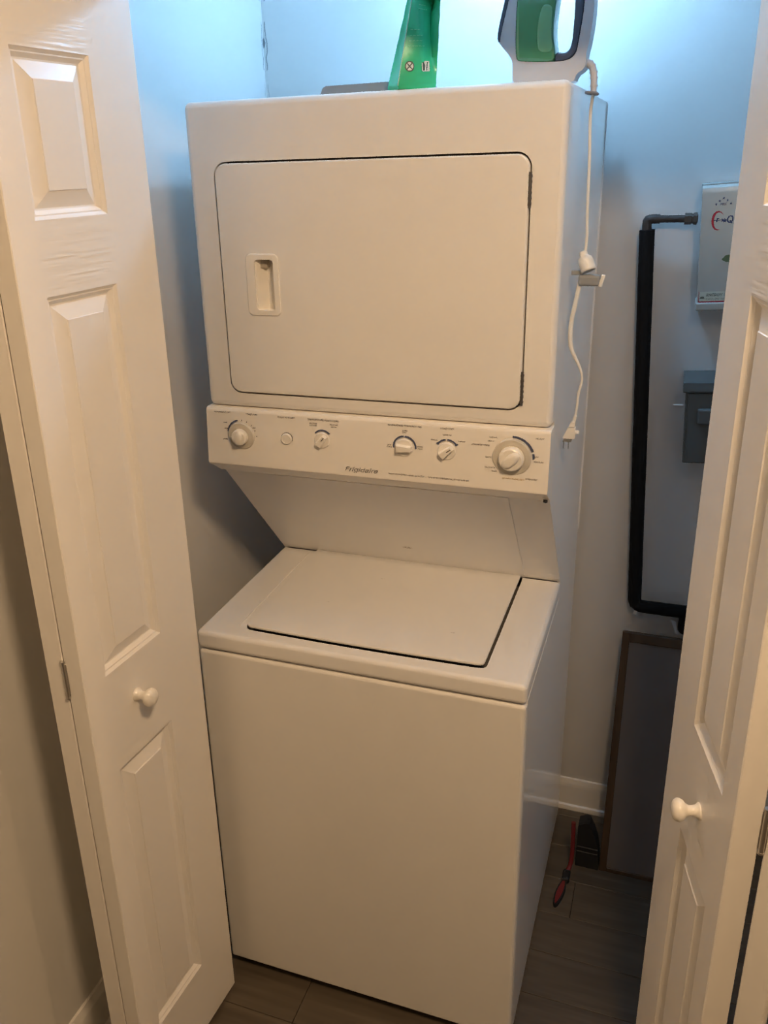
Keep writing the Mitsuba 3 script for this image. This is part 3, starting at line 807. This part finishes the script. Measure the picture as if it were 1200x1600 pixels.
M_FOAM = mat('mat_foam', proc(c_foam), 0.9, 0.1)
M_COP = mat('mat_old_copper', proc(lambda p, n, uv: mix(mi.Color3f(0.022, 0.020, 0.019), mi.Color3f(0.060, 0.048, 0.040), fbm(p.x * 120, p.y * 120, p.z * 120, 3))), 0.6, 0.2)
wp = thing('water_pipe', 'water pipe in black foam insulation on the back wall left of the heater', 'pipe')
ptop, pbot = np.array((0.7905, PIPE_Y, 1.672)), np.array((0.8400, PIPE_Y, 0.755))
run = [ptop + (pbot - ptop) * t for t in np.linspace(0, 1, 14)]
bend = [(0.8405, PIPE_Y, 0.740), (0.8440, PIPE_Y, 0.728), (0.8530, PIPE_Y, 0.7215), (0.866, PIPE_Y, 0.7205)]
tail = [(x_, PIPE_Y, 0.7205) for x_ in (0.90, 0.95, 1.02, 1.12, 1.22)]
path = np.array([tuple(q) for q in run] + bend + tail)
rr = 0.0170 + 0.0010 * (meshkit.noise(path * 37, 4) - 0.5)
obj('insulation', tube(path, rr, 20), M_FOAM, wp, label='black foam insulation sleeve')
pc = chaikin([(0.7905, PIPE_Y, 1.660), (0.7895, PIPE_Y, 1.680), (0.7893, PIPE_Y, 1.6935), (0.8000, PIPE_Y, 1.6955), (0.8300, PIPE_Y, 1.6955), (0.8960, PIPE_Y, 1.6955)], 3, False)
obj('copper_pipe', tube(pc, 0.0080, 16), M_COP, wp, label='dark bronze pipe above the insulation')
el = chaikin([(0.7900, PIPE_Y, 1.672), (0.7894, PIPE_Y, 1.683), (0.7894, PIPE_Y, 1.694), (0.8000, PIPE_Y, 1.6955), (0.8160, PIPE_Y, 1.6955)], 3, False)
obj('elbow', tube(el, 0.0102, 18), M_COP, wp)
obj('collar', along(lathe([(0.006, 0), (0.0125, 0), (0.0125, 0.014), (0.0105, 0.015), (0.0105, 0.018), (0.0130, 0.019), (0.0130, 0.026), (0.006, 0.027)], 6), (0.868, PIPE_Y, 1.6955), (1, 0, 0)), mat('mat_fitting', (0.050, 0.042, 0.034), 0.5, 0.3), wp, smooth=20, label='hexagonal fitting at the heater')
obj('pipe_label', along(cbox(-0.006, 0.006, -0.0045, 0.0045, 0, 0.0012, 0.0004), (0.8455, PIPE_Y - 0.0172, 0.7095), (0.1, -1, -0.3)), mat('mat_white_tag', (0.75, 0.75, 0.75), 0.5, 0.4), wp, label='small white tag')
drop = chaikin([(0.972, PIPE_Y - 0.001, 0.725), (0.972, PIPE_Y - 0.001, 0.690), (0.972, PIPE_Y - 0.001, 0.672), (0.972, PIPE_Y + 0.016, 0.668), (0.972, BY - 0.001, 0.668)], 2, False)
obj('insulation', tube(drop, 0.0175, 18), M_FOAM, wp)
obj('tape_end', hullpts([(0.934, PIPE_Y - 0.020, 0.704), (0.947, PIPE_Y - 0.020, 0.700), (0.950, PIPE_Y - 0.030, 0.668), (0.957, PIPE_Y - 0.030, 0.668), (0.934, PIPE_Y - 0.0185, 0.704), (0.957, PIPE_Y - 0.0285, 0.667)]), mat('mat_tape', (0.30, 0.31, 0.32), 0.5, 0.4), wp, label='loose end of grey tape')

# tankless water heater, hung very slightly askew
wh = thing('water_heater', 'white tankless water heater with a red and blue emblem on the back wall', 'water heater')
A_ = math.radians(3.2)
HC = np.array((0.898, 0, 1.766))
RH = np.array([[math.cos(A_), 0, math.sin(A_)], [0, 1, 0], [-math.sin(A_), 0, math.cos(A_)]])
RH = np.array([[math.cos(A_), 0, -math.sin(A_)], [0, 1, 0], [math.sin(A_), 0, math.cos(A_)]])


def on_wall(m, org=HC, rot=RH):
    """local: x to the right, z up from the top left corner, y = distance in front of the wall (negative)"""
    m = m.copy()
    M = np.eye(4)
    M[:3, :3] = rot
    M[:3, 3] = org + np.array((0, BY, 0))
    m.apply_transform(M)
    return m


M_WH = mat('mat_heater_white', proc(lambda p, n, uv: mi.Color3f(0.40, 0.42, 0.395) * (0.95 + 0.08 * fbm(p.x * 25, p.y * 25, p.z * 25, 3))), 0.35, 0.5)
M_WHR = mat('mat_emblem_red', (0.30, 0.02, 0.035), 0.4, 0.4)
M_WHB = mat('mat_emblem_navy', (0.02, 0.035, 0.10), 0.4, 0.4)
HW, HH, HD = 0.205, 0.262, 0.088
cov = hullpts([(x_, y_, z_) for x_ in (0, HW) for y_, z_ in ((-0.004, 0), (-HD + 0.016, -0.001), (-HD + 0.004, -0.006), (-HD, -0.018), (-HD, -HH + 0.012), (-0.004, -HH + 0.012))])
obj('cover', on_wall(cov), M_WH, wh, smooth=25)
obj('cap', on_wall(rbox(-0.003, HW + 0.003, -HD - 0.003, -0.001, -HH - 0.004, -HH + 0.016, 0.005)), M_WH, wh, label='slightly wider bottom cap')
obj('top_seam', on_wall(cbox(-0.001, HW + 0.001, -HD + 0.020, -0.001, -0.003, 0.0022, 0.001)), mat('mat_heater_edge', (0.25, 0.27, 0.26), 0.5, 0.4), wh, smooth=False)


def print_h(poly, x_, z_, h=0.0005):
    m = flat(poly, h)
    m.apply_transform(trimesh.transformations.rotation_matrix(math.pi / 2, (1, 0, 0)))
    m.apply_translation((x_, -HD, z_))
    return on_wall(m)


def print_t(s, h, x_, z_, shear=0.0, bold=False, stretch=1.0):
    m = meshkit.text_mesh(s, h, 0.0005, bold)
    v_ = m.vertices.copy()
    v_[:, 0] = v_[:, 0] * stretch + shear * v_[:, 1]
    m.vertices = v_
    m.apply_transform(trimesh.transformations.rotation_matrix(math.pi / 2, (1, 0, 0)))
    m.apply_translation((x_, -HD, z_))
    return on_wall(m)


def star(r):
    return [(r * (1 if k % 2 == 0 else 0.42) * math.sin(k * math.pi / 5), r * (1 if k % 2 == 0 else 0.42) * math.cos(k * math.pi / 5)) for k in range(10)]


stars = [print_h(star(0.0030), x_, z_) for x_, z_ in ((0.0285, -0.0400), (0.0355, -0.0335), (0.0430, -0.0285), (0.0505, -0.0335), (0.0575, -0.0400))]
obj('printed_stars', stars, M_WHB, wh, smooth=False, label='arch of small dark stars')
obj('printed_word', print_t('HEI', 0.0045, 0.0360, -0.0425, bold=True, stretch=1.15), M_WHB, wh, smooth=False)
cr = []
for k in range(25):                          # tall crescent: outer and inner arc
    a = math.radians(35 + k * (290 - 35) / 24)
    cr.append((0.0125 * math.cos(a), 0.0195 * math.sin(a)))
for k in range(24, -1, -1):
    a = math.radians(35 + k * (290 - 35) / 24)
    wd = 0.0040 * math.sin(math.pi * k / 24)
    cr.append(((0.0125 - wd) * math.cos(a) + 0.0004, (0.0195 - wd) * math.sin(a)))
crp = sg.Polygon(cr).buffer(0.0003)
obj('emblem_crescent', print_h(crp, 0.0335, -0.0735), M_WHR, wh, smooth=False, label='red crescent of the emblem')
obj('emblem_letters', [print_t('r', 0.0095, 0.0290, -0.0762, 0.1, True, 1.35), print_h(star(0.0052), 0.0475, -0.0745), print_t('Q', 0.0140, 0.0500, -0.0790, 0.1, True, 0.95), print_t('x', 0.0080, 0.0395, -0.0762, 0.1, True), print_h([(-0.005, -0.0005), (0.02, -0.0005), (0.02, 0.0006), (-0.005, 0.0006)], 0.0300, -0.0730)], M_WHB, wh, smooth=False, label='dark blue emblem letters')
leafp = chaikin([(-0.011, -0.001), (-0.006, 0.002), (-0.003, 0.0065), (0.004, 0.008), (0.010, 0.006), (0.011, -0.003), (0.006, -0.0075), (-0.001, -0.0075), (-0.006, -0.0055)], 1)
obj('leaf_mark', print_h(sg.Polygon(leafp), 0.0560, -0.1535), mat('mat_leaf_green', (0.075, 0.12, 0.06), 0.5, 0.4), wh, smooth=False, label='dark green leaf mark')
obj('label', print_h(sg.Polygon(rrect(0.003, 0.120, -0.2475, -0.2235, 0.0015)), 0, 0, 0.0004), mat('mat_heater_label', (0.50, 0.54, 0.47), 0.45, 0.4), wh, smooth=False, label='bottom label strip with a red lower edge')
obj('label_border', [print_h([(0.003, -0.2475), (0.120, -0.2475), (0.120, -0.2442), (0.003, -0.2442)], 0, 0, 0.0008), print_h([(0.003, -0.2475), (0.0042, -0.2475), (0.0042, -0.2235), (0.003, -0.2235)], 0, 0, 0.0008)], M_WHR, wh, smooth=False)
obj('label_letters', [print_t('ENERGY SAVER', 0.0062, 0.0180, -0.2340, bold=True), print_t('TANKLESS WATER HEATER', 0.0040, 0.0180, -0.2415), print_h([(0.0065, -0.2385), (0.0150, -0.2385), (0.0150, -0.2340), (0.0065, -0.2340)], 0, 0, 0.0008)], mat('mat_label_ink', (0.10, 0.12, 0.10), 0.5, 0.4), wh, smooth=False)

# electrical disconnect box
eb = thing('disconnect_box', 'dark grey electrical disconnect box below the white water heater', 'electrical box')
M_EB = mat('mat_box_grey', (0.095, 0.105, 0.102), 0.42, 0.5)
EC = np.array((0.905, 0, 1.344))
A2 = math.radians(3.0)
RE = np.array([[math.cos(A2), 0, -math.sin(A2)], [0, 1, 0], [math.sin(A2), 0, math.cos(A2)]])
obj('box_body', on_wall(cbox(0.003, 0.147, -0.100, -0.001, -0.198, -0.006, 0.002), EC, RE), M_EB, eb, smooth=False)
obj('hood', on_wall(hullpts([(x_, y_, z_) for x_ in (-0.003, 0.153) for y_, z_ in ((-0.001, 0.002), (-0.100, 0.000), (-0.110, -0.003), (-0.1125, -0.022), (-0.108, -0.026), (-0.001, -0.022))]), EC, RE), M_EB, eb, smooth=20, label='overhanging grey hood')
obj('cover_door', on_wall(cbox(0.008, 0.142, -0.105, -0.099, -0.195, -0.028, 0.002), EC, RE), M_EB, eb, smooth=False)
obj('pull_handle', on_wall(rbox(0.030, 0.120, -0.118, -0.103, -0.100, -0.062, 0.006), EC, RE), M_EB, eb, label='raised pull handle')
obj('cable_stub', along(trimesh.creation.cylinder(radius=0.003, height=0.022, sections=12), (0.8965, BY - 0.09, 1.283), (1, 0, 0)), mat('mat_cable_white', (0.62, 0.62, 0.60), 0.5, 0.4), eb, label='short white cable end')

# ------------------------------------------------------------------ on the closet floor
fb = thing('framed_board', 'grey board in a dark brown wooden frame leaning on the back wall under the pipe', 'board')
b0, b1 = np.array((0.820, 0.452, 0.001)), np.array((0.820, 0.622, 0.655))
up = (b1 - b0); BL = np.linalg.norm(up); up /= BL
MB = np.eye(4)
MB[:3, 0], MB[:3, 2] = (1, 0, 0), up
MB[:3, 1] = np.cross(up, (1, 0, 0))
MB[:3, 3] = b0 + MB[:3, 1] * 0.001


def lean(m):
    m = m.copy()
    m.apply_transform(MB)
    return m


M_FR = mat('mat_frame_brown', proc(lambda p, n, uv: mix(mi.Color3f(0.035, 0.019, 0.010), mi.Color3f(0.085, 0.048, 0.024), fbm(p.x * 50, p.y * 50, p.z * 9, 3))), 0.5, 0.4)
M_BD = mat('mat_board_grey', proc(lambda p, n, uv: mi.Color3f(0.15, 0.13, 0.118) * (0.92 + 0.16 * fbm(p.x * 12, p.y * 12, p.z * 12, 3))), 0.7, 0.2)
BWD = 0.34
obj('board', lean(box(0.012, BWD - 0.012, 0.005, 0.012, 0.008, BL - 0.02)), M_BD, fb, smooth=False)
for a, b in ((0, 0.019), (BWD - 0.019, BWD)):
    obj('frame_side', lean(cbox(a, b, 0.0, 0.018, 0, BL, 0.0015)), M_FR, fb, smooth=False)
obj('frame_top', lean(cbox(0.019, BWD - 0.019, 0.0, 0.018, BL - 0.026, BL, 0.0015)), M_FR, fb, smooth=False)
obj('frame_bottom', lean(cbox(0.019, BWD - 0.019, 0.0, 0.018, 0, 0.012, 0.0015)), M_FR, fb, smooth=False)

bb = thing('black_case', 'small black case with a sloping top on the floor beside the framed board', 'case')
M_BK2 = mat('mat_black', (0.010, 0.010, 0.011), 0.6, 0.3)
cf = [(0.756, 0.0), (0.8175, 0.0), (0.8165, 0.03), (0.8100, 0.080), (0.7985, 0.118), (0.785, 0.148), (0.777, 0.150), (0.757, 0.138)]
obj('case_body', hullpts([(x_, 0.452, z_) for x_, z_ in cf] + [(x_, 0.452 + 0.050, z_ * 0.93) for x_, z_ in cf]), M_BK2, bb, smooth=20)
for z_ in (0.050, 0.066):
    obj('case_rib', cbox(0.757, 0.8130, 0.450, 0.454, z_, z_ + 0.004, 0.001), M_FOOT, bb)

rt = thing('hand_tool', 'slim red and black tool leaning against the small black case', 'tool')
M_RED = mat('mat_tool_red', (0.13, 0.010, 0.010), 0.4, 0.5)
obj('handle', tube(chaikin([(0.7445, 0.446, 0.150), (0.7465, 0.441, 0.100), (0.7480, 0.434, 0.050), (0.7460, 0.422, 0.022), (0.7400, 0.408, 0.014)], 2, False), 0.0058, 10), M_RED, rt, label='red handle')
obj('joint', rbox(0.7295, 0.7495, 0.372, 0.412, 0.002, 0.020, 0.006), M_BK2, rt, label='black joint')
bl = chaikin([(0.7425, 0.378), (0.7440, 0.345), (0.7370, 0.310), (0.7270, 0.284), (0.7180, 0.290), (0.7175, 0.325), (0.7250, 0.360), (0.7330, 0.380)], 2)
obj('blade', prism_z(sg.Polygon(bl).buffer(-0.0035), 0.003, 0.0135), M_RED, rt, label='red leaf shaped end')
obj('blade_rim', prism_z(sg.Polygon(bl).difference(sg.Polygon(bl).buffer(-0.0042)), 0.0, 0.0120), M_BK2, rt, label='black rim')

# ------------------------------------------------------------------ lamps
hl = thing('ceiling_lamp', 'round white flush dome lamp on the hallway ceiling', 'lamp')
obj('base', along(lathe([(0, 0), (0.150, 0), (0.150, 0.018), (0.140, 0.024), (0, 0.024)]), (HALL_LAMP[0], HALL_LAMP[1], CEIL - 0.0245), (0, 0, 1)), M_TRIM, hl)
dome = along(lathe([(0, -0.075), (0.05, -0.071), (0.09, -0.058), (0.118, -0.036), (0.130, -0.010), (0.130, 0.0)], 40), (HALL_LAMP[0], HALL_LAMP[1], CEIL - 0.025), (0, 0, 1))
dome.fix_normals()
if dome.face_normals[np.argmin(dome.triangles_center[:, 2])][2] > 0:
    dome.invert()
obj('dome', dome, M_TRIM, hl, emitter={'type': 'area', 'radiance': rgb(*HALL_RADIANCE)})
sl = thing('hall_bulb', 'warm bare bulb on a ceiling cord further along the hallway', 'lamp')
obj('cord', along(trimesh.creation.cylinder(radius=0.003, height=CEIL - SIDE_LAMP[2] - 0.06, sections=10), (SIDE_LAMP[0], SIDE_LAMP[1], (CEIL + SIDE_LAMP[2] + 0.06) / 2), (0, 0, 1)), M_FOOT, sl)
obj('socket', along(trimesh.creation.cylinder(radius=0.018, height=0.05, sections=18), (SIDE_LAMP[0], SIDE_LAMP[1], SIDE_LAMP[2] + 0.055), (0, 0, 1)), M_FOOT, sl)
sb = trimesh.creation.icosphere(subdivisions=3, radius=0.035)
sb.apply_translation(SIDE_LAMP)
obj('bulb', sb, M_TRIM, sl, emitter={'type': 'area', 'radiance': rgb(*SIDE_RADIANCE)})
cl = thing('closet_bulb', 'round cool white bulb on the closet ceiling', 'lamp')
obj('socket', along(lathe([(0, 0), (0.055, 0), (0.055, 0.012), (0.022, 0.016), (0.022, 0.050), (0, 0.050)]), (CLOSET_LAMP[0], CLOSET_LAMP[1], CEIL - 0.0005), (0, 0, -1)), M_TRIM, cl)
bulb = trimesh.creation.icosphere(subdivisions=3, radius=0.048)
bulb.apply_translation(CLOSET_LAMP)
obj('bulb', bulb, M_TRIM, cl, emitter={'type': 'area', 'radiance': rgb(*CLOSET_RADIANCE)})
